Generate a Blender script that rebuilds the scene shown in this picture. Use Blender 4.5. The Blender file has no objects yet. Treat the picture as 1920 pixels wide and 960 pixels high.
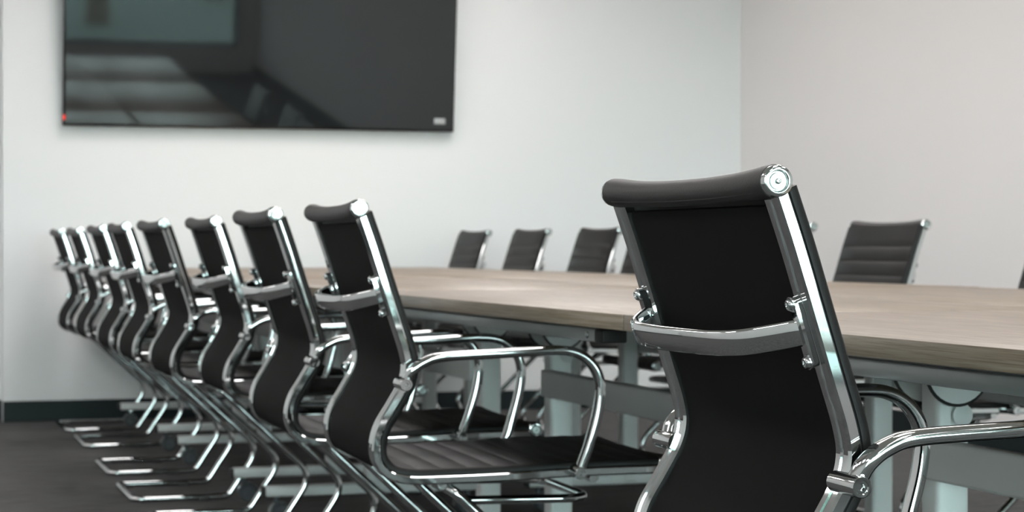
import bpy, bmesh, math, random
from mathutils import Vector, Matrix
random.seed(7)
PI = math.pi
scn = bpy.context.scene
COL = scn.collection
F = 3930.0                       # focal length in pixels of the 1920 px wide frame
CAMH = 0.87
TH = math.radians(17.6)          # room axis against the view axis
CT, ST = math.cos(TH), math.sin(TH)

def R(L, s, z=0.0):              # room coordinates (across, along, up) to world
    return Vector((L*CT - s*ST, L*ST + s*CT, z))

# ------------------------------------------------------------------ materials
def new_mat(name):
    m = bpy.data.materials.new(name); m.use_nodes = True
    nt = m.node_tree
    return m, nt, nt.nodes['Principled BSDF']

def simple(name, col, rough=.5, metal=0.0, spec=.5, bump=None, var=0.0, vscale=20.0, coat=0.0):
    m, nt, b = new_mat(name)
    b.inputs['Base Color'].default_value = (*col, 1)
    b.inputs['Roughness'].default_value = rough
    b.inputs['Metallic'].default_value = metal
    b.inputs['Specular IOR Level'].default_value = spec
    b.inputs['Coat Weight'].default_value = coat
    tc = nt.nodes.new('ShaderNodeTexCoord')
    if var > 0:
        n = nt.nodes.new('ShaderNodeTexNoise'); n.inputs['Scale'].default_value = vscale
        n.inputs['Detail'].default_value = 4
        nt.links.new(tc.outputs['Object'], n.inputs['Vector'])
        mx = nt.nodes.new('ShaderNodeMix'); mx.data_type = 'RGBA'
        mx.inputs[6].default_value = (*[c*(1-var) for c in col], 1)
        mx.inputs[7].default_value = (*[min(1, c*(1+var)) for c in col], 1)
        nt.links.new(n.outputs['Fac'], mx.inputs[0])
        nt.links.new(mx.outputs[2], b.inputs['Base Color'])
    if bump:
        n2 = nt.nodes.new('ShaderNodeTexNoise'); n2.inputs['Scale'].default_value = bump[0]
        n2.inputs['Detail'].default_value = 3
        nt.links.new(tc.outputs['Object'], n2.inputs['Vector'])
        bp = nt.nodes.new('ShaderNodeBump'); bp.inputs['Strength'].default_value = bump[1]
        bp.inputs['Distance'].default_value = bump[2]
        nt.links.new(n2.outputs['Fac'], bp.inputs['Height'])
        nt.links.new(bp.outputs['Normal'], b.inputs['Normal'])
    return m

M = {}
M['chrome'] = simple('chrome', (.60, .62, .62), .045, 1.0, var=.02, vscale=6)
M['chrome_dull'] = simple('brushed_chrome', (.52, .54, .54), .22, 1.0, var=.04, vscale=60)
M['steel'] = simple('brushed_steel', (.36, .40, .385), .34, 1.0, var=.05, vscale=90)
M['leather'] = simple('black_leatherette', (.0078, .0073, .0073), .48, 0, .24, bump=(420, .35, .0006), var=.15, vscale=40)
M['leather_roll'] = simple('black_leatherette_roll', (.019, .0168, .0168), .5, 0, .4, bump=(420, .4, .0006), var=.15, vscale=40)
M['mesh'] = simple('black_fabric_backing', (.0068, .0064, .0063), .8, 0, .10, bump=(900, .3, .0003), var=.1, vscale=60)
M['rubber'] = simple('black_rubber', (.012, .012, .012), .6, var=.1)
M['plastic'] = simple('grey_plastic', (.055, .062, .07), .4, var=.08)
M['paint'] = simple('white_powder_coat', (.66, .68, .67), .36, 0, .5, bump=(300, .1, .0003), var=.02)
M['paint_grey'] = simple('silver_powder_coat', (.40, .41, .405), .33, .25, .5, bump=(300, .1, .0003), var=.03)
M['wall'] = simple('matt_white_wall_paint', (.80, .80, .80), .75, 0, .3, bump=(160, .08, .0005), var=.008, vscale=1.3)
M['wall_right'] = simple('matt_warm_white_wall_paint', (.83, .812, .803), .75, 0, .3, bump=(160, .08, .0005), var=.012, vscale=1.1)
M['wall_grey'] = simple('matt_side_wall_paint', (.76, .76, .755), .7, 0, .3, bump=(160, .08, .0005), var=.01, vscale=1.3)
M['ceiling'] = simple('ceiling_tile_white', (.80, .80, .79), .8, 0, .2, bump=(90, .2, .001), var=.02, vscale=8)
M['skirt'] = simple('dark_teal_skirting_vinyl', (.008, .0145, .016), .5, 0, .25, var=.08, vscale=8)
M['tvbody'] = simple('black_gloss_bezel', (.008, .008, .009), .18, var=.05)
M['alu'] = simple('window_aluminium', (.05, .055, .06), .35, .6, var=.05)

def tv_glass():
    m, nt, b = new_mat('dark_display_glass')
    b.inputs['Base Color'].default_value = (.010, .011, .012, 1)
    b.inputs['Roughness'].default_value = .035
    b.inputs['IOR'].default_value = 1.62
    b.inputs['Specular IOR Level'].default_value = .45
    return m
M['screen'] = tv_glass()

def carpet():
    m, nt, b = new_mat('charcoal_carpet_tile')
    tc = nt.nodes.new('ShaderNodeTexCoord')
    mp = nt.nodes.new('ShaderNodeMapping'); mp.inputs['Scale'].default_value = (3.0, 26, 1)
    nt.links.new(tc.outputs['Object'], mp.inputs['Vector'])
    n1 = nt.nodes.new('ShaderNodeTexNoise'); n1.inputs['Scale'].default_value = 1.6; n1.inputs['Detail'].default_value = 6
    n1.inputs['Roughness'].default_value = .7
    nt.links.new(mp.outputs[0], n1.inputs['Vector'])
    n2 = nt.nodes.new('ShaderNodeTexNoise'); n2.inputs['Scale'].default_value = 260; n2.inputs['Detail'].default_value = 2
    nt.links.new(tc.outputs['Object'], n2.inputs['Vector'])
    mul = nt.nodes.new('ShaderNodeMath'); mul.operation = 'MULTIPLY_ADD'
    nt.links.new(n2.outputs['Fac'], mul.inputs[0]); mul.inputs[1].default_value = .35
    nt.links.new(n1.outputs['Fac'], mul.inputs[2])
    cr = nt.nodes.new('ShaderNodeValToRGB')
    cr.color_ramp.elements[0].position = .42; cr.color_ramp.elements[0].color = (.040, .040, .0405, 1)
    cr.color_ramp.elements[1].position = .95; cr.color_ramp.elements[1].color = (.155, .153, .153, 1)
    nt.links.new(mul.outputs[0], cr.inputs[0]); nt.links.new(cr.outputs[0], b.inputs['Base Color'])
    b.inputs['Roughness'].default_value = .95; b.inputs['Specular IOR Level'].default_value = .1
    bp = nt.nodes.new('ShaderNodeBump'); bp.inputs['Strength'].default_value = .6; bp.inputs['Distance'].default_value = .004
    nt.links.new(n2.outputs['Fac'], bp.inputs['Height']); nt.links.new(bp.outputs[0], b.inputs['Normal'])
    return m
M['carpet'] = carpet()

def wood():
    m, nt, b = new_mat('greyed_oak_laminate')
    tc = nt.nodes.new('ShaderNodeTexCoord')
    mp = nt.nodes.new('ShaderNodeMapping'); mp.inputs['Scale'].default_value = (16, 1.1, 60)
    nt.links.new(tc.outputs['Object'], mp.inputs['Vector'])
    n1 = nt.nodes.new('ShaderNodeTexNoise'); n1.inputs['Scale'].default_value = 2.2; n1.inputs['Detail'].default_value = 8
    n1.inputs['Roughness'].default_value = .62; n1.inputs['Distortion'].default_value = .4
    nt.links.new(mp.outputs[0], n1.inputs['Vector'])
    mp2 = nt.nodes.new('ShaderNodeMapping'); mp2.inputs['Scale'].default_value = (90, 5, 330)
    nt.links.new(tc.outputs['Object'], mp2.inputs['Vector'])
    n2 = nt.nodes.new('ShaderNodeTexNoise'); n2.inputs['Scale'].default_value = 2.5; n2.inputs['Detail'].default_value = 3
    nt.links.new(mp2.outputs[0], n2.inputs['Vector'])
    cr = nt.nodes.new('ShaderNodeValToRGB')
    e = cr.color_ramp.elements
    e[0].position = .28; e[0].color = (.20, .152, .104, 1)
    e[1].position = .72; e[1].color = (.39, .322, .268, 1)
    x = e.new(.5); x.color = (.280, .222, .160, 1)
    nt.links.new(n1.outputs['Fac'], cr.inputs[0])
    cr2 = nt.nodes.new('ShaderNodeValToRGB')
    cr2.color_ramp.elements[0].position = .36; cr2.color_ramp.elements[0].color = (.45, .42, .38, 1)
    cr2.color_ramp.elements[1].position = .55; cr2.color_ramp.elements[1].color = (1, 1, 1, 1)
    nt.links.new(n2.outputs['Fac'], cr2.inputs[0])
    mx = nt.nodes.new('ShaderNodeMix'); mx.data_type = 'RGBA'; mx.blend_type = 'MULTIPLY'; mx.inputs[0].default_value = .6
    nt.links.new(cr.outputs[0], mx.inputs[6]); nt.links.new(cr2.outputs[0], mx.inputs[7])
    nt.links.new(mx.outputs[2], b.inputs['Base Color'])
    b.inputs['Roughness'].default_value = .38; b.inputs['IOR'].default_value = 1.65
    b.inputs['Specular IOR Level'].default_value = .5
    return m
M['wood'] = wood()

def emis(name, col, k):
    m = bpy.data.materials.new(name); m.use_nodes = True; nt = m.node_tree; nt.nodes.clear()
    e = nt.nodes.new('ShaderNodeEmission'); e.inputs[0].default_value = (*col, 1); e.inputs[1].default_value = k
    o = nt.nodes.new('ShaderNodeOutputMaterial'); nt.links.new(e.outputs[0], o.inputs[0]); return m
M['led'] = emis('led_panel_diffuser', (1.0, .955, .945), 8.0)
M['redled'] = emis('red_standby_led', (1, .05, .03), 1.6)
M['badge'] = simple('silver_badge', (.42, .42, .42), .4, .2, var=.05)

def glass():
    m = bpy.data.materials.new('window_glass'); m.use_nodes = True; nt = m.node_tree; nt.nodes.clear()
    t = nt.nodes.new('ShaderNodeBsdfTransparent'); t.inputs[0].default_value = (.88, .935, .925, 1)
    g = nt.nodes.new('ShaderNodeBsdfGlossy'); g.inputs['Roughness'].default_value = .02
    mx = nt.nodes.new('ShaderNodeMixShader')
    fr = nt.nodes.new('ShaderNodeFresnel'); fr.inputs[0].default_value = 1.45
    o = nt.nodes.new('ShaderNodeOutputMaterial')
    nt.links.new(fr.outputs[0], mx.inputs[0]); nt.links.new(t.outputs[0], mx.inputs[1]); nt.links.new(g.outputs[0], mx.inputs[2])
    nt.links.new(mx.outputs[0], o.inputs[0]); return m
M['glass'] = glass()
M['grass'] = simple('lawn_grass', (.045, .065, .058), .9, bump=(60, .5, .02), var=.4, vscale=3)
M['leaf'] = simple('tree_foliage', (.085, .135, .11), .8, bump=(9, .6, .1), var=.6, vscale=3)
M['bark'] = simple('tree_bark', (.08, .06, .045), .9, bump=(30, .6, .02), var=.3, vscale=10)

# ------------------------------------------------------------------ mesh helpers
def finish(bm, name, mat, parent=None, smooth=True, angle=40):
    bmesh.ops.recalc_face_normals(bm, faces=bm.faces)
    me = bpy.data.meshes.new(name); bm.to_mesh(me); bm.free()
    me.materials.append(mat)
    if smooth:
        me.polygons.foreach_set('use_smooth', [True]*len(me.polygons))
        me.set_sharp_from_angle(angle=math.radians(angle))
    o = bpy.data.objects.new(name, me); COL.objects.link(o)
    if parent: o.parent = parent
    return o

def box(bm, x0, x1, y0, y1, z0, z1, bev=0.0, seg=2):
    r = bmesh.ops.create_cube(bm, size=1)
    vs = r['verts']
    for v in vs:
        v.co = Vector(((x0+x1)/2 + v.co.x*(x1-x0), (y0+y1)/2 + v.co.y*(y1-y0), (z0+z1)/2 + v.co.z*(z1-z0)))
    if bev > 0:
        es = list({e for v in vs for e in v.link_edges})
        bmesh.ops.bevel(bm, geom=es, offset=bev, segments=seg, affect='EDGES', profile=.5)

def sweep(bm, cen, A, B, sec, closed=False, cap=True, scale=None):
    """cen: points; A,B: axes per point; sec: list of 2D (or function i->list)."""
    rings = []
    for i, c in enumerate(cen):
        s = sec(i) if callable(sec) else sec
        k = scale[i] if scale else 1
        rings.append([bm.verts.new(c + A[i]*p[0]*k + B[i]*p[1]*k) for p in s])
    n = len(rings[0]); m = len(rings)
    for i in range(m if closed else m-1):
        a, b = rings[i], rings[(i+1) % m]
        for j in range(n):
            bm.faces.new((a[j], a[(j+1) % n], b[(j+1) % n], b[j]))
    if cap and not closed:
        bm.faces.new(rings[0]); bm.faces.new(list(reversed(rings[-1])))

def frames(pts, up=Vector((0, 0, 1)), closed=False):
    n = len(pts); T = []
    for i in range(n):
        if closed: t = pts[(i+1) % n] - pts[i-1]
        else: t = pts[min(i+1, n-1)] - pts[max(i-1, 0)]
        T.append(t.normalized())
    a = up.cross(T[0])
    if a.length < 1e-4: a = Vector((1, 0, 0)).cross(T[0])
    A = [a.normalized()]
    for i in range(1, n):
        v = A[-1] - T[i]*A[-1].dot(T[i]); A.append(v.normalized())
    B = [T[i].cross(A[i]) for i in range(n)]
    return A, B

def circle(r, n=14, rx=None):
    rx = rx or r
    return [(rx*math.cos(2*PI*k/n), r*math.sin(2*PI*k/n)) for k in range(n)]

def fillet(pts, rads, seg=7):
    pts = [Vector(p) for p in pts]; out = [pts[0]]
    for i in range(1, len(pts)-1):
        p = pts[i]; a = (pts[i-1]-p); b = (pts[i+1]-p); r = rads[i-1] if isinstance(rads, (list, tuple)) else rads
        la, lb = a.length, b.length; a.normalize(); b.normalize()
        ang = a.angle(b); d = min(r/math.tan(ang/2), la*.49, lb*.49)
        p0 = p + a*d; p1 = p + b*d
        for k in range(seg+1):
            t = k/seg; out.append(p0*(1-t)**2 + p*2*t*(1-t) + p1*t*t)
    out.append(pts[-1]); return out

def tube(bm, pts, r, n=14, cap=True, sec=None, up=Vector((0, 0, 1))):
    A, B = frames(pts, up)
    sweep(bm, pts, A, B, sec or circle(r, n), cap=cap)

def lathe(bm, origin, axis, prof, n=28):
    """prof: (distance along axis, radius)"""
    axis = Vector(axis).normalized(); origin = Vector(origin)
    a = axis.orthogonal().normalized(); b = axis.cross(a)
    rings = []
    for d, r in prof:
        if r < 1e-6: rings.append([bm.verts.new(origin + axis*d)])
        else: rings.append([bm.verts.new(origin + axis*d + a*r*math.cos(2*PI*k/n) + b*r*math.sin(2*PI*k/n)) for k in range(n)])
    for i in range(len(rings)-1):
        p, q = rings[i], rings[i+1]
        for k in range(n):
            k2 = (k+1) % n
            if len(p) == 1 and len(q) == 1: continue
            if len(p) == 1: bm.faces.new((p[0], q[k], q[k2]))
            elif len(q) == 1: bm.faces.new((p[k], q[0], p[k2]))
            else: bm.faces.new((p[k], q[k], q[k2], p[k2]))
    for rg in (rings[0], rings[-1]):
        if len(rg) > 1: bm.faces.new(rg)

def catmull(P, n):
    P = [Vector(p) for p in P]; Q = [P[0]*2-P[1]] + P + [P[-1]*2-P[-2]]
    out = []
    for i in range(1, len(Q)-2):
        p0, p1, p2, p3 = Q[i-1:i+3]
        for k in range(n):
            t = k/n
            out.append(.5*((2*p1) + (p2-p0)*t + (2*p0-5*p1+4*p2-p3)*t*t + (3*p1-p0-3*p2+p3)*t**3))
    out.append(Q[-2]); return out

def resample(P, n):
    d = [0]
    for i in range(1, len(P)): d.append(d[-1] + (P[i]-P[i-1]).length)
    out = []; j = 0
    for k in range(n):
        s = d[-1]*k/(n-1)
        while j < len(P)-2 and d[j+1] < s: j += 1
        t = (s-d[j])/max(1e-9, d[j+1]-d[j]); out.append(P[j].lerp(P[j+1], min(1, max(0, t))))
    return out, d[-1]

def empty(name, label, cat, loc, rz=0, group=None):
    o = bpy.data.objects.new(name, None); COL.objects.link(o)
    o.empty_display_size = .2
    o.location = loc; o.rotation_euler = (0, 0, rz)
    o['label'] = label; o['category'] = cat
    if group: o['group'] = group
    return o

def copy_tree(o, parent=None):
    c = o.copy(); COL.objects.link(c)
    if parent is not None: c.parent = parent
    for ch in CH.get(o.name, []):
        copy_tree(ch, c)
    return c

# ------------------------------------------------------------------ the chair
HW = .245
ROLL = Vector((0, .0, .935))
SROLL = Vector((0, .565, .474))
prof_ctrl = [(0, .004, .925), (0, .024, .868), (0, .047, .796), (0, .0665, .735), (0, .082, .686), (0, .0865, .655), (0, .079, .625),
             (0, .058, .588), (0, .037, .553), (0, .029, .520), (0, .034, .490), (0, .055, .468), (0, .090, .4585), (0, .14, .4575),
             (0, .25, .459), (0, .40, .464), (0, .555, .4655)]
PROF, PLEN = resample(catmull(prof_ctrl, 12), 130)
def prof_axes():
    n = len(PROF); N = []
    for i in range(n):
        t = (PROF[min(i+1, n-1)] - PROF[max(i-1, 0)]).normalized()
        N.append(Vector((0, -t.z, t.y)))        # front / upper side of the sling
    return N
PN = prof_axes()
def prof_at(h, lower=False):
    best = min(range(len(PROF)), key=lambda i: abs(PROF[i].z-h) + (0 if (PROF[i].y < .13) else 9))
    return best

def make_chair():
    root = empty('conference_chair', '-', 'chair', (0, 0, 0))
    # side rails: chrome extrusion with a groove along the rear face
    w, d = .017, .0075
    sec = [(-w+.0030, -d), (-.0036, -d), (-.0018, -d+.0042), (.0018, -d+.0042), (.0036, -d), (w-.0030, -d), (w, -d+.0030),
           (w, d-.002), (w-.0015, d), (-w+.0015, d), (-w, d-.002), (-w, -d+.0030)]
    for sx in (1, -1):
        bm = bmesh.new()
        X = Vector((1, 0, 0))
        sweep(bm, [p + X*sx*(HW-.002-w) for p in PROF], [X]*len(PROF), PN, sec)
        finish(bm, 'side_rail', M['chrome'], root, angle=30)
    # sling upholstery, split at the bend into backrest and seat
    split = min(range(len(PROF)), key=lambda i: (PROF[i] - Vector((0, .043, .476))).length)
    hw = HW-.0035
    def sling(i0, i1, name):
        bm = bmesh.new()
        idx = []
        k = i0
        fine = []
        sub = 4
        for i in range(i0, i1):
            for q in range(sub):
                f = q/sub
                fine.append((PROF[i].lerp(PROF[i+1], f), PN[i].lerp(PN[i+1], f).normalized(), (i+f)/(len(PROF)-1)*PLEN))
        fine.append((PROF[i1], PN[i1], i1/(len(PROF)-1)*PLEN))
        cen = [a for a, b, c in fine]; B = [b for a, b, c in fine]; L = [c for a, b, c in fine]
        def secf(i):
            ph = ((L[i]-.068) % .0475)/.0475
            rib = abs(math.sin(PI*ph))**.45 if L[i] > .068 else min(1, abs((L[i]-.068)/.02))**.45*.9
            th = .0115 + .0045*rib; te = .0135
            b0 = .0062
            s = [(-hw+.004, b0), (-hw*.5, b0-.0003), (hw*.5, b0-.0003), (hw-.004, b0), (hw, b0+.003), (hw, b0+te*.8), (hw-.003, b0+te), (hw-.012, b0+te),
                 (hw-.022, b0+th), (hw*.5, b0+th+.001), (-hw*.5, b0+th+.001), (-hw+.022, b0+th), (-hw+.012, b0+te), (-hw+.003, b0+te), (-hw, b0+te*.8), (-hw, b0+.003)]
            return s
        sweep(bm, cen, [Vector((1, 0, 0))]*len(cen), B, secf)
        return finish(bm, name, M['leather'], root, angle=50)
    bk = sling(0, split, 'backrest'); st = sling(split, len(PROF)-1, 'seat')
    # thin woven backing sheet stretched between the rails behind the backrest
    bm = bmesh.new()
    cen = PROF[2:split+6]; B = PN[2:split+6]
    sweep(bm, cen, [Vector((1, 0, 0))]*len(cen), B, [(-HW+.036, -.0005), (HW-.036, -.0005), (HW-.036, .0055), (-HW+.036, .0055)])
    finish(bm, 'back_panel', M['mesh'], root)
    # rolls
    for c, name in ((ROLL, 'head_roll'), (SROLL, 'seat_roll')):
        bm = bmesh.new(); n = 26; N = 30
        sag = .006 if name == 'head_roll' else .003
        cen = []; rad = []
        for i in range(n+1):
            x = -(HW-.008) + 2*(HW-.008)*i/n; u = abs(x)/(HW-.008)
            cen.append(c + Vector((x, 0, -sag*(1-u**2.2)))); rad.append((.0148 + .0034*u**3.0) if u < .97 else .0172)
        Yv, Zv = Vector((0, 1, 0)), Vector((0, 0, 1))
        base = [(math.cos(2*PI*k/N), math.sin(2*PI*k/N)) for k in range(N)]
        sweep(bm, cen, [Yv]*len(cen), [Zv]*len(cen), lambda i: [(p[0]*rad[i], p[1]*rad[i]) for p in base])
        r = finish(bm, name, M['leather_roll'], root)
        if name == 'head_roll':           # seam where the roll cover is stitched down on the rear
            bm = bmesh.new()
            pts = [c + Vector(((-(HW-.014) + 2*(HW-.014)*i/n), -rad[i]*.80+.001, cen[i].z-c.z-rad[i]*.62)) for i in range(1, n)]
            tube(bm, pts, .0011, 6); finish(bm, 'seam', M['leather_roll'], r)
        for sx in (1, -1):
            bm = bmesh.new()
            lathe(bm, c + Vector((sx*(HW-.0095), 0, 0)), (sx, 0, 0),
                  [(0, .0166), (.0065, .0166), (.0085, .0158), (.0095, .0142), (.0095, .0118), (.0080, .0104), (.0060, .0098), (.0060, 0)], 36)
            cp = finish(bm, 'end_cap', M['chrome'], root, angle=35)
            bm = bmesh.new()
            lathe(bm, c + Vector((sx*(HW-.0035), 0, 0)), (sx, 0, 0), [(0, .0090), (.0012, .0088), (.0018, .0082), (.0018, 0)], 24)
            finish(bm, 'cap_disc', M['steel'], cp)
            bm = bmesh.new()
            lathe(bm, c + Vector((sx*(HW-.002), 0, 0)), (sx, 0, 0), [(0, .0030), (.0028, .0028), (.0032, .0022), (.0032, .0013), (.0015, .0010), (.0015, 0)], 12)
            finish(bm, 'screw', M['chrome_dull'], cp)
    # bracket behind the back
    ic = prof_at(.787); pc = PROF[ic]; nr = -PN[ic]; tg = Vector((0, -PN[ic].z, PN[ic].y)); tg = Vector((0, -nr.z, nr.y))
    def P(x, r): return pc + Vector((x, 0, 0)) + nr*(.0075 + r)
    half = [(HW-.026, .0), (HW-.031, .010), (HW-.058, .031), (HW-.088, .047), (HW-.125, .0545), (HW-.175, .0575), (0, .0585)]
    path = catmull([P(x, r) for x, r in half] + [P(-x, r) for x, r in reversed(half[:-1])], 10)
    path, _ = resample(path, 90)
    A = []; B = []
    for i in range(90):
        t = (path[min(89, i+1)] - path[max(0, i-1)]).normalized(); A.append(tg); B.append(t.cross(tg).normalized())
    bm = bmesh.new()
    h, q = .0145, .0048
    sweep(bm, path, A, B, [(-h, -q+.003), (-h+.003, -q), (h-.003, -q), (h, -q+.003), (h, q-.003), (h-.003, q), (-h+.003, q), (-h, q-.003)])
    finish(bm, 'back_bracket', M['chrome'], root, angle=50)
    for sx in (1, -1):
        bm = bmesh.new()
        X = Vector((1, 0, 0)); c0 = pc + X*sx*(HW-.024) + nr*.0075
        out = []
        for k in range(24):
            a = 2*PI*k/24; yy = math.sin(a)*.0072 + (.031 if math.sin(a) > 0 else -.031)
            out.append((math.cos(a)*.0072, yy))
        sweep(bm, [c0, c0+nr*.008, c0+nr*.009], [X]*3, [tg]*3, out, scale=None)
        pl = finish(bm, 'bracket_plate', M['chrome'], root)
        for e in (-1, 1):
            bm = bmesh.new()
            lathe(bm, c0 + tg*e*.031 + nr*.0088, nr, [(0, .0082), (.0014, .0082), (.0016, .0070), (.0036, .0066), (.0054, .0050), (.0054, .0032), (.0036, .0028), (.0036, 0)], 22)
            finish(bm, 'bolt', M['chrome_dull'], pl)
    # arm rests
    for sx in (1, -1):
        xa = sx*(HW+.020)
        pts = catmull([(xa-sx*.006, .078, .632), (xa, .088, .652), (xa, .110, .667), (xa, .145, .676), (xa, .255, .681), (xa, .340, .685), (xa, .385, .680),
                       (xa, .416, .659), (xa, .431, .625), (xa, .428, .580), (xa, .412, .520), (xa-sx*.003, .396, .474)], 8)
        pts, _ = resample(pts, 80)
        A = [Vector((1, 0, 0))]*80; B = []
        for i in range(80):
            t = (pts[min(79, i+1)] - pts[max(0, i-1)]).normalized(); B.append(t.cross(Vector((1, 0, 0))).normalized())
        ra, rb = .0125, .0088
        s0 = []
        for k in range(22):
            a = 2*PI*k/22; ca, sa = math.cos(a), math.sin(a)
            s0.append((ra*math.copysign(abs(ca)**.62, ca), rb*math.copysign(abs(sa)**.75, sa)))
        bm = bmesh.new(); sweep(bm, pts, A, B, s0)
        ar = finish(bm, 'armrest', M['chrome'], root)
        for (y, z, x0, x1, rr) in ((.075, .629, .222, .280, .0115), (.392, .4665, .226, .280, .0115)):
            bm = bmesh.new()
            lathe(bm, (sx*x0, y, z), (sx, 0, 0), [(0, rr), (x1-x0-.003, rr), (x1-x0-.001, rr*.96), (x1-x0, rr*.88), (x1-x0, rr*.66), (x1-x0-.002, rr*.6), (x1-x0-.002, .004), (x1-x0-.005, .003), (x1-x0-.005, 0)], 26)
            finish(bm, 'arm_joint', M['chrome'], ar, angle=35)
    # cantilever frame
    xl = HW-.012; zf = .0095
    def side(s):
        return [(s*(xl-.02), .150, .449), (s*xl, .175, .432), (s*xl, .452, .172), (s*xl, .345, .012), (s*xl, .25, zf+.001), (s*xl, .02, zf+.001)]
    a = side(1); b = list(reversed(side(-1)))
    pts = fillet(a + b, [.03, .07, .03, .05, .035, .035, .05, .03, .07, .03], 9)
    pts2 = [pts[0]]
    for p in pts[1:]:
        if (p-pts2[-1]).length > 1e-4: pts2.append(p)
    bm = bmesh.new(); tube(bm, pts2, .0098, 14, up=Vector((1, 0, 0))); finish(bm, 'cantilever_frame', M['chrome'], root)
    bm = bmesh.new()
    tube(bm, [Vector((-HW+.012, .150, .448)), Vector((HW-.012, .150, .448))], .0085, 12, up=Vector((0, 1, 0)))
    tube(bm, [Vector((-HW+.012, .430, .452)), Vector((HW-.012, .430, .452))], .0085, 12, up=Vector((0, 1, 0)))
    finish(bm, 'seat_crossbar', M['chrome'], root)
    bm = bmesh.new()
    xb = .165
    tube(bm, fillet([(xb, .150, .445), (xb, .215, .411), (xb, .445, .408), (-xb, .445, .408), (-xb, .215, .411), (-xb, .150, .445)], [.03, .06, .06, .03], 8), .008, 12)
    finish(bm, 'seat_brace', M['chrome'], root)
    for s in (1, -1):
        for y in (.06, .26):
            bm = bmesh.new(); box(bm, s*xl-.012, s*xl+.012, y-.018, y+.018, 0, .010, .002); finish(bm, 'foot_glide', M['rubber'], root)
    # make lookup of children for copying
    return root

CH = {}
def index_children():
    CH.clear()
    for o in COL.objects:
        if o.parent: CH.setdefault(o.parent.name, []).append(o)

proto = make_chair()
index_children()
base_children = dict(CH)
W2 = HW
near = [  # px of near cap, depth, yaw, label
 (1460, 2.10, 17.0, 'nearest and largest black chair, seen from behind with its chrome arm reaching the right edge'),
 (675, 3.646, 15.2, 'second black chair from the camera, left of centre, loop armrest and ribbed seat fully showing'),
 (517, 4.35, 16.2, 'black chrome chair directly behind the one whose loop armrest shows in full'),
 (406, 5.565, 16.8, 'third black chair in the tight left-hand row, counted from its right end'),
 (308, 6.24, 17.9, 'fourth black chair in the tight left-hand row, counted from its right end'),
 (238, 7.08, 17.0, 'fifth black chair in the tight left-hand row, counted from its right end'),
 (195, 7.90, 17.2, 'third black chair from the far left end of the row under the screen'),
 (151, 8.98, 17.2, 'black chair next to last at the far left end of the row under the screen'),
 (117, 9.74, 17.4, 'farthest black chair of the left row, right against the white wall with the screen'),
]
far = [
 (-42, 10.52, 17.4, 'smallest black chair across the table, farthest left, close to the end wall'),
 (70, 9.65, 17.4, 'second black chair from the left on the far side of the table'),
 (205, 8.85, 17.4, 'third black chair from the left across the table, just left of the near chair'),
 (318, 8.25, 17.4, 'black chair across the table of which only a sliver shows left of the nearest chair'),
 (566, 7.05, 17.4, 'black chair across the table showing only its top corner right of the nearest chair back'),
 (778, 6.40, 17.4, 'black ribbed chair across the table, wholly visible to the right of the nearest chair'),
 (1192, 5.28, 17.4, 'black chair across the table cut off by the right edge of the picture'),
]
first = True
def put(px, z, yaw, label, group, facing):
    global first
    a = math.radians(yaw)
    u = Vector((-math.sin(a), math.cos(a), 0))
    c = Vector((px/F*z, z, 0)) + u*W2
    if first: o = proto; first = False
    else: o = copy_tree(proto)
    o.location = c
    o.rotation_euler = (0, 0, a - PI/2 if facing > 0 else a + PI/2)
    o['label'] = label; o['category'] = 'chair'; o['group'] = group
    return o
for px, z, yaw, lb in near: put(px-960, z, yaw, lb, 'chairs along the near side of the table', 1)
for px, z, yaw, lb in far: put(px, z, yaw, lb, 'chairs along the far side of the table', -1)

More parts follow.
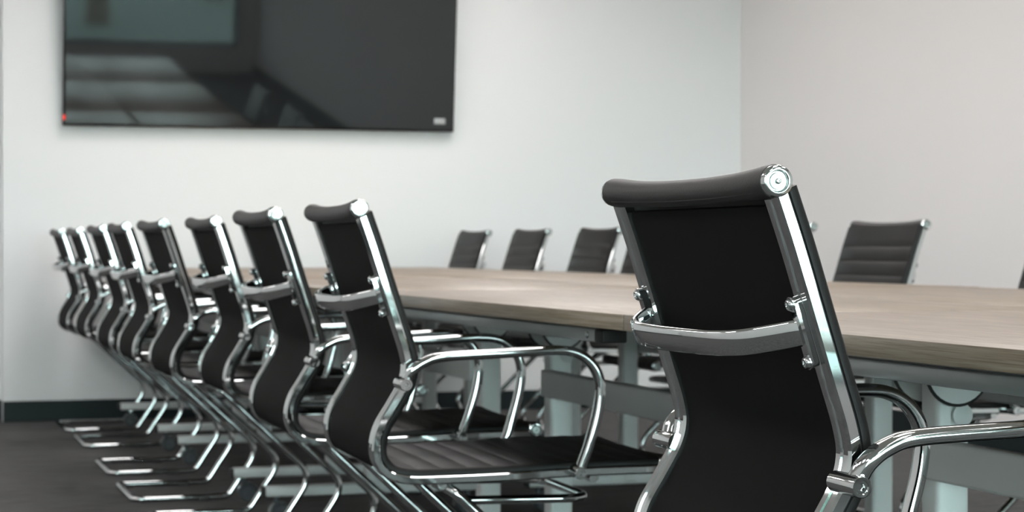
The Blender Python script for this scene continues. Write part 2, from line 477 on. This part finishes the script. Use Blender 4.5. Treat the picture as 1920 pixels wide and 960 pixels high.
# ------------------------------------------------------------------ tables
TZ = .76; TT = .0265; LEN = 1.836; DEP = .84
def make_table():
    # local frame: x across (0 centre), y along (0..LEN)
    root = empty('flip_top_table', '-', 'table', (0, 0, 0))
    bm = bmesh.new(); box(bm, -DEP/2, DEP/2, .002, LEN-.002, TZ-TT, TZ, .0016, 2)
    finish(bm, 'tabletop', M['wood'], root, angle=30)
    for sx in (-1, 1):
        xr = sx*(DEP/2-.058)
        bm = bmesh.new(); box(bm, xr-.022, xr+.022, .235, LEN-.235, TZ-TT-.029, TZ-TT-.006, .003, 2)
        box(bm, xr-.012, xr+.012, .25, LEN-.25, TZ-TT-.008, TZ-TT)
        rl = finish(bm, 'frame_rail', M['paint_grey'], root)
        for y0, y1 in ((.192, .237), (LEN-.237, LEN-.192)):
            bm = bmesh.new(); box(bm, xr-.0225, xr+.0225, y0, y1, TZ-TT-.0293, TZ-TT-.0057, .004, 2)
            finish(bm, 'rail_end_cap', M['rubber'], rl)
        for y in (.235+.035, LEN-.235-.035):
            bm = bmesh.new()
            lathe(bm, (xr+sx*.0215, y, TZ-TT-.0175), (sx, 0, 0), [(0, .0065), (.0022, .0062), (.0030, .0048), (.0030, .0025), (.001, .002), (.001, 0)], 14)
            finish(bm, 'screw', M['chrome_dull'], rl)
    for y in (.285, LEN-.285):
        bm = bmesh.new()
        box(bm, -.028, .028, y-.028, y+.028, .085, TZ-TT-.03, .010, 4)
        leg = finish(bm, 'leg', M['paint'], root)
        bm = bmesh.new()
        box(bm, -.355, .355, y-.025, y+.025, .078, .112, .008, 3)
        ft = finish(bm, 'foot', M['paint'], root)
        for sx in (-1, 1):
            bm = bmesh.new(); box(bm, min(sx*.350, sx*.362), max(sx*.350, sx*.362), y-.024, y+.024, .079, .111, .005, 2)
            finish(bm, 'end_plug', M['rubber'], ft)
            bm = bmesh.new(); cx = sx*.315
            # caster: stem, fork hood, two wheels
            lathe(bm, (cx, y, .060), (0, 0, 1), [(0, .010), (.018, .010)], 14)
            for e in (-1, 1):
                lathe(bm, (cx-sx*.012, y+e*.004, .0275), (0, e, 0), [(0, .0275), (.014, .0275), (.017, .024), (.017, .012), (.014, .010), (.014, 0)], 24)
            cs = finish(bm, 'caster', M['plastic'], ft, angle=35)
            bm = bmesh.new()
            pts = [Vector((cx-sx*.012 + .0325*math.cos(a), y, .0275+.0325*math.sin(a))) for a in [math.radians(k) for k in range(0, 181, 15)]]
            A, B = frames(pts, Vector((0, 1, 0)))
            sweep(bm, pts, [Vector((0, 1, 0))]*len(pts), [(p-Vector((cx-sx*.012, y, .0275))).normalized() for p in pts], [(-.022, -.002), (.022, -.002), (.022, .002), (-.022, .002)])
            finish(bm, 'caster_hood', M['plastic'], cs)
        # tilting head: two half-round plates on a hub under the top
        for yy, w in ((y-.037, .052), (y+.060, .056)):
            bm = bmesh.new()
            sec = [(-w, TZ-TT-.001), (-w, .690)]
            for k in range(0, 17):
                a = PI + PI*k/16; sec.append((w*math.cos(a), .682 + w*math.sin(a)))
            sec += [(w, .690), (w+.014, .700), (w+.014, TZ-TT-.001)]
            sweep(bm, [Vector((0, yy-.004, 0)), Vector((0, yy+.004, 0))], [Vector((1, 0, 0))]*2, [Vector((0, 0, 1))]*2, sec)
            hd = finish(bm, 'tilt_plate', M['paint'], root, angle=30)
            bm = bmesh.new()
            pts = [Vector(((w+.002)*math.cos(a), yy-.002, .682+(w+.002)*math.sin(a))) for a in [math.radians(k) for k in range(195, 336, 10)]]
            tube(bm, pts, .0028, 8); finish(bm, 'guide_edge', M['rubber'], hd)
        bm = bmesh.new(); lathe(bm, (0, y-.03, .694), (0, 1, 0), [(0, .016), (.085, .016)], 18)
        finish(bm, 'pivot', M['rubber'], root)
        bm = bmesh.new(); lathe(bm, (.012, y-.030, .612), (0, -1, 0), [(0, .017), (.004, .017), (.006, .014), (.006, 0)], 20)
        finish(bm, 'cover_button', M['paint'], leg)
    bm = bmesh.new(); box(bm, -.052, -.028, .285+.0, LEN-.285-.02, .516, .579, .006, 3)
    finish(bm, 'stretcher_beam', M['paint'], root)
    # folding mechanism linkage bar under the top
    bm = bmesh.new(); tube(bm, [Vector((.06, .30, .690)), Vector((.06, LEN-.30, .690))], .009, 10, up=Vector((0, 0, 1)))
    finish(bm, 'release_bar', M['rubber'], root)
    return root

L_near = 1.187 + DEP/2; L_far = 2.87 - DEP/2
tproto = make_table(); index_children()
starts = [8.66, 6.824, 4.988, 3.152, 1.316, -.52]
near_t = ['oak-topped table at the far left end of the near row, next to the white wall', 'near-side oak-topped table one back from the end wall',
          'near-side oak-topped table behind the chair whose loop armrest shows in full', 'near-side oak-topped table ending just left of the nearest chair',
          'closest oak-topped table, its brown edge running off the right side of the picture', 'oak-topped table beside the camera, beyond the right edge']
far_t = ['far-side oak-topped table at the end wall, before the two smallest chairs', 'far-side oak-topped table before the third distant chair from the left',
         'far-side oak-topped table right in front of the wholly visible ribbed chair', 'far-side oak-topped table at the right edge of the picture, just past the ribbed chair',
         'far-side oak-topped table beyond the right edge', 'rearmost far-side oak-topped table beyond the right edge']
first_t = True
for row, (Lc, labels, grp) in enumerate(((L_near, near_t, 'tables of the near row'), (L_far, far_t, 'tables of the far row'))):
    for i, s in enumerate(starts):
        if i == 5: continue
        if first_t: o = tproto; first_t = False
        else: o = copy_tree(tproto)
        dL = 0
        if row == 1: dL = (.004, .03, .03, 0, 0)[i]
        if row == 1:
            o.location = R(Lc+dL, s+LEN); o.rotation_euler = (0, 0, TH+PI)
        else:
            o.location = R(Lc, s); o.rotation_euler = (0, 0, TH)
        o['label'] = labels[i]; o['category'] = 'table'; o['group'] = grp

# ------------------------------------------------------------------ room
def struct(name, bm, mat, smooth=False):
    o = finish(bm, name, mat, None, smooth)
    o.rotation_euler = (0, 0, TH); o['kind'] = 'structure'
    return o
S1, S0, LR, LL, HC = 10.62, -4.0, 4.69, -2.6, 2.85
Lstep = R(0, 0)
bm = bmesh.new(); box(bm, LL-.2, LR+.2, S0-.2, S1+.5, -.1, 0); struct('floor', bm, M['carpet'])
bm = bmesh.new(); box(bm, LL-.2, LR+.2, S0-.2, S1+.5, HC, HC+.1); struct('ceiling', bm, M['ceiling'])
LE = .733
bm = bmesh.new(); box(bm, LE, LR, S1, S1+.2, 0, HC); struct('wall_front', bm, M['wall'])
bm = bmesh.new(); box(bm, LL, LE, S1+.09, S1+.29, 0, HC); struct('wall_recess', bm, M['wall'])
bm = bmesh.new(); box(bm, LR, LR+.2, S0, S1+.2, 0, HC); struct('wall_right', bm, M['wall_right'])
bm = bmesh.new(); box(bm, LE, LR, S1-.012, S1, 0, .102, .003); struct('baseboard_front', bm, M['skirt'])
bm = bmesh.new(); box(bm, LL, LE-.001, S1+.078, S1+.09, 0, .102, .003); struct('baseboard_recess', bm, M['skirt'])
bm = bmesh.new(); box(bm, LR-.012, LR, S0, S1-.012, 0, .102, .003); struct('baseboard_right', bm, M['skirt'])
# left wall with windows
def window_wall(wname, axis, pos, a0, a1, opens, z0, z1, thick, wn):
    def bx(bm, p, q, u0, u1, h0, h1, bev=0):
        if axis == 'L': box(bm, p, q, u0, u1, h0, h1, bev)
        else: box(bm, u0, u1, p, q, h0, h1, bev)
    bm = bmesh.new()
    bx(bm, pos-thick, pos, a0, a1, 0, z0); bx(bm, pos-thick, pos, a0, a1, z1, HC)
    e = a0
    for o0, o1 in opens:
        bx(bm, pos-thick, pos, e, o0, z0, z1); e = o1
    bx(bm, pos-thick, pos, e, a1, z0, z1)
    struct(wname, bm, M['wall'])
    for k, (o0, o1) in enumerate(opens):
        bm = bmesh.new(); f = .05; pm = pos-thick*.6
        bx(bm, pm-.03, pm+.03, o0, o1, z0, z0+f); bx(bm, pm-.03, pm+.03, o0, o1, z1-f, z1)
        n = 3
        for j in range(n+1):
            c = o0 + f/2 + (o1-o0-f)*j/n; bx(bm, pm-.03, pm+.03, c-f/2, c+f/2, z0, z1)
        fr = struct('window_%d' % (wn+k), bm, M['alu'])
        bm = bmesh.new(); bx(bm, pm-.004, pm+.004, o0+f*.5, o1-f*.5, z0+f*.5, z1-f*.5)
        g = finish(bm, 'window_pane', M['glass'], fr, False)
bm = bmesh.new(); box(bm, LL-.2, LL, S0, S1+.29, 0, HC); struct('wall_left', bm, M['wall_grey'])
window_wall('wall_back', 'S', S0, LL, LR, [(-2.3, 4.5)], .30, 2.65, .2, 1)

# ------------------------------------------------------------------ television
tvw, tvh, tilt = 2.012, 1.135, math.radians(5.8)
tv = empty('television', 'large black flat screen hanging on the white end wall at upper left', 'television', R(2.025, S1-.055, 1.466), TH)
tv.rotation_euler = (tilt, 0, TH)
bm = bmesh.new(); box(bm, -tvw/2, tvw/2, 0, .035, 0, tvh, .004, 2); finish(bm, 'tv_case', M['tvbody'], tv)
bm = bmesh.new(); box(bm, -tvw/2+.011, tvw/2-.011, -.0015, .002, .013, tvh-.011); finish(bm, 'screen', M['screen'], tv, False)
bm = bmesh.new(); box(bm, tvw/2-.108, tvw/2-.048, -.0035, -.0005, .040, .070, .0012, 2); bd = finish(bm, 'badge', M['badge'], tv)
bd['label'] = 'small silver grey plate'
bm = bmesh.new(); box(bm, -tvw/2+.001, -tvw/2+.009, -.002, .001, .030, .052, .0008); ld = finish(bm, 'standby_light', M['redled'], tv)
ld['label'] = 'small red light'
bm = bmesh.new(); box(bm, -.35, .35, .035, .05, .25, .85); finish(bm, 'wall_bracket', M['tvbody'], tv)

# ------------------------------------------------------------------ ceiling lights
k = 0
lproto = None
for L in (-1.45, 1.5, 2.95):
    for s in (-2.4, .2, 2.8, 5.4, 7.4, 9.25):
        if lproto is None:
            lproto = empty('ceiling_light', '-', 'ceiling light', (0, 0, 0))
            bm = bmesh.new()
            for (x0, x1, y0, y1) in ((-.32, .32, -.62, -.60), (-.32, .32, .60, .62), (-.32, -.30, -.60, .60), (.30, .32, -.60, .60)):
                box(bm, x0, x1, y0, y1, -.012, 0, .001)
            finish(bm, 'frame', M['paint'], lproto)
            bm = bmesh.new(); box(bm, -.30, .30, -.60, .60, -.006, 0); finish(bm, 'diffuser', M['led'], lproto, False)
            index_children(); o = lproto
        else: o = copy_tree(lproto)
        o.location = R(L, s, HC); o.rotation_euler = (0, 0, TH)
        o['label'] = 'flat white light panel set in the ceiling above the meeting table'
        o['group'] = 'ceiling light panels'; o['category'] = 'ceiling light'

# ------------------------------------------------------------------ outdoors beyond the windows
bm = bmesh.new(); box(bm, -40, 40, -50, S0-.2, -.4, -.15); g = struct('ground_outdoor', bm, M['grass'])
bm = bmesh.new(); box(bm, -40, LL-.2, S0-.2, 40, -.4, -.15); g = struct('ground_side', bm, M['grass'])
def make_tree():
    r = empty('garden_tree', '-', 'tree', (0, 0, 0))
    bm = bmesh.new()
    lathe(bm, (0, 0, -.2), (0, 0, 1), [(0, .20), (.6, .15), (4.8, .11), (6.4, .06)], 10); finish(bm, 'trunk', M['bark'], r)
    bm = bmesh.new()
    for q in range(16):
        a = random.uniform(0, 2*PI); rr = random.uniform(0, 1.2)
        m = Matrix.Translation((rr*math.cos(a), rr*math.sin(a), random.uniform(4.9, 7.4))) @ Matrix.Diagonal((1, 1, .8, 1))
        g = bmesh.ops.create_icosphere(bm, subdivisions=2, radius=random.uniform(.5, 1.0), matrix=m)
        for v in g['verts']: v.co += Vector([random.uniform(-.12, .12) for _ in range(3)])
    finish(bm, 'crown', M['leaf'], r, False)
    return r
tp = make_tree(); index_children()
for i, (L, s) in enumerate(((-6, -11), (-1.2, -10.6), (3.6, -11), (8.4, -10.6), (13.2, -11.2), (-3.4, -16), (1.4, -16.2), (6.2, -16), (11, -16.3), (15.8, -16))):
    o = tp if i == 0 else copy_tree(tp)
    o.location = R(L, s); o.rotation_euler = (0, 0, i*1.3)
    o['label'] = 'leafy green tree standing on the grass outside the meeting room windows'; o['group'] = 'trees outside the windows'; o['category'] = 'tree'

# ------------------------------------------------------------------ world, daylight
w = bpy.data.worlds.new('daylight'); scn.world = w; w.use_nodes = True
bg = w.node_tree.nodes['Background']; bg.inputs[0].default_value = (.78, .925, .93, 1); bg.inputs[1].default_value = 21.0
def portal(name, loc, rot, sx, sy):
    l = bpy.data.lights.new(name, 'AREA'); l.shape = 'RECTANGLE'; l.size = sx; l.size_y = sy; l.cycles.is_portal = True
    o = bpy.data.objects.new(name, l); COL.objects.link(o); o.location = loc; o.rotation_euler = rot
for a, b in ((-2.3, 4.5),):
    portal('daylight_portal', R((a+b)/2, S0-.16, 1.475), (PI/2, 0, TH+PI), b-a, 2.35)

# ------------------------------------------------------------------ camera
cam = bpy.data.cameras.new('camera'); cam.sensor_width = 36; cam.lens = F/1920*36
co = bpy.data.objects.new('camera', cam); COL.objects.link(co)
co.location = (0, 0, CAMH); co.rotation_euler = (PI/2 - math.atan(19/F), 0, 0)
cam.clip_start = .05; cam.clip_end = 200
cam.dof.use_dof = True; cam.dof.focus_distance = 2.25; cam.dof.aperture_fstop = 13.0
scn.camera = co

scn.view_settings.view_transform = 'Standard'; scn.view_settings.look = 'None'
scn.view_settings.gamma = 1; scn.view_settings.exposure = 0.19; scn.view_settings.use_curve_mapping = False
cy = scn.cycles
cy.use_denoising = True; cy.max_bounces = 8; cy.diffuse_bounces = 5; cy.glossy_bounces = 6; cy.transparent_max_bounces = 8
cy.sample_clamp_indirect = 6; cy.caustics_reflective = False; cy.caustics_refractive = False
bpy.context.view_layer.update()
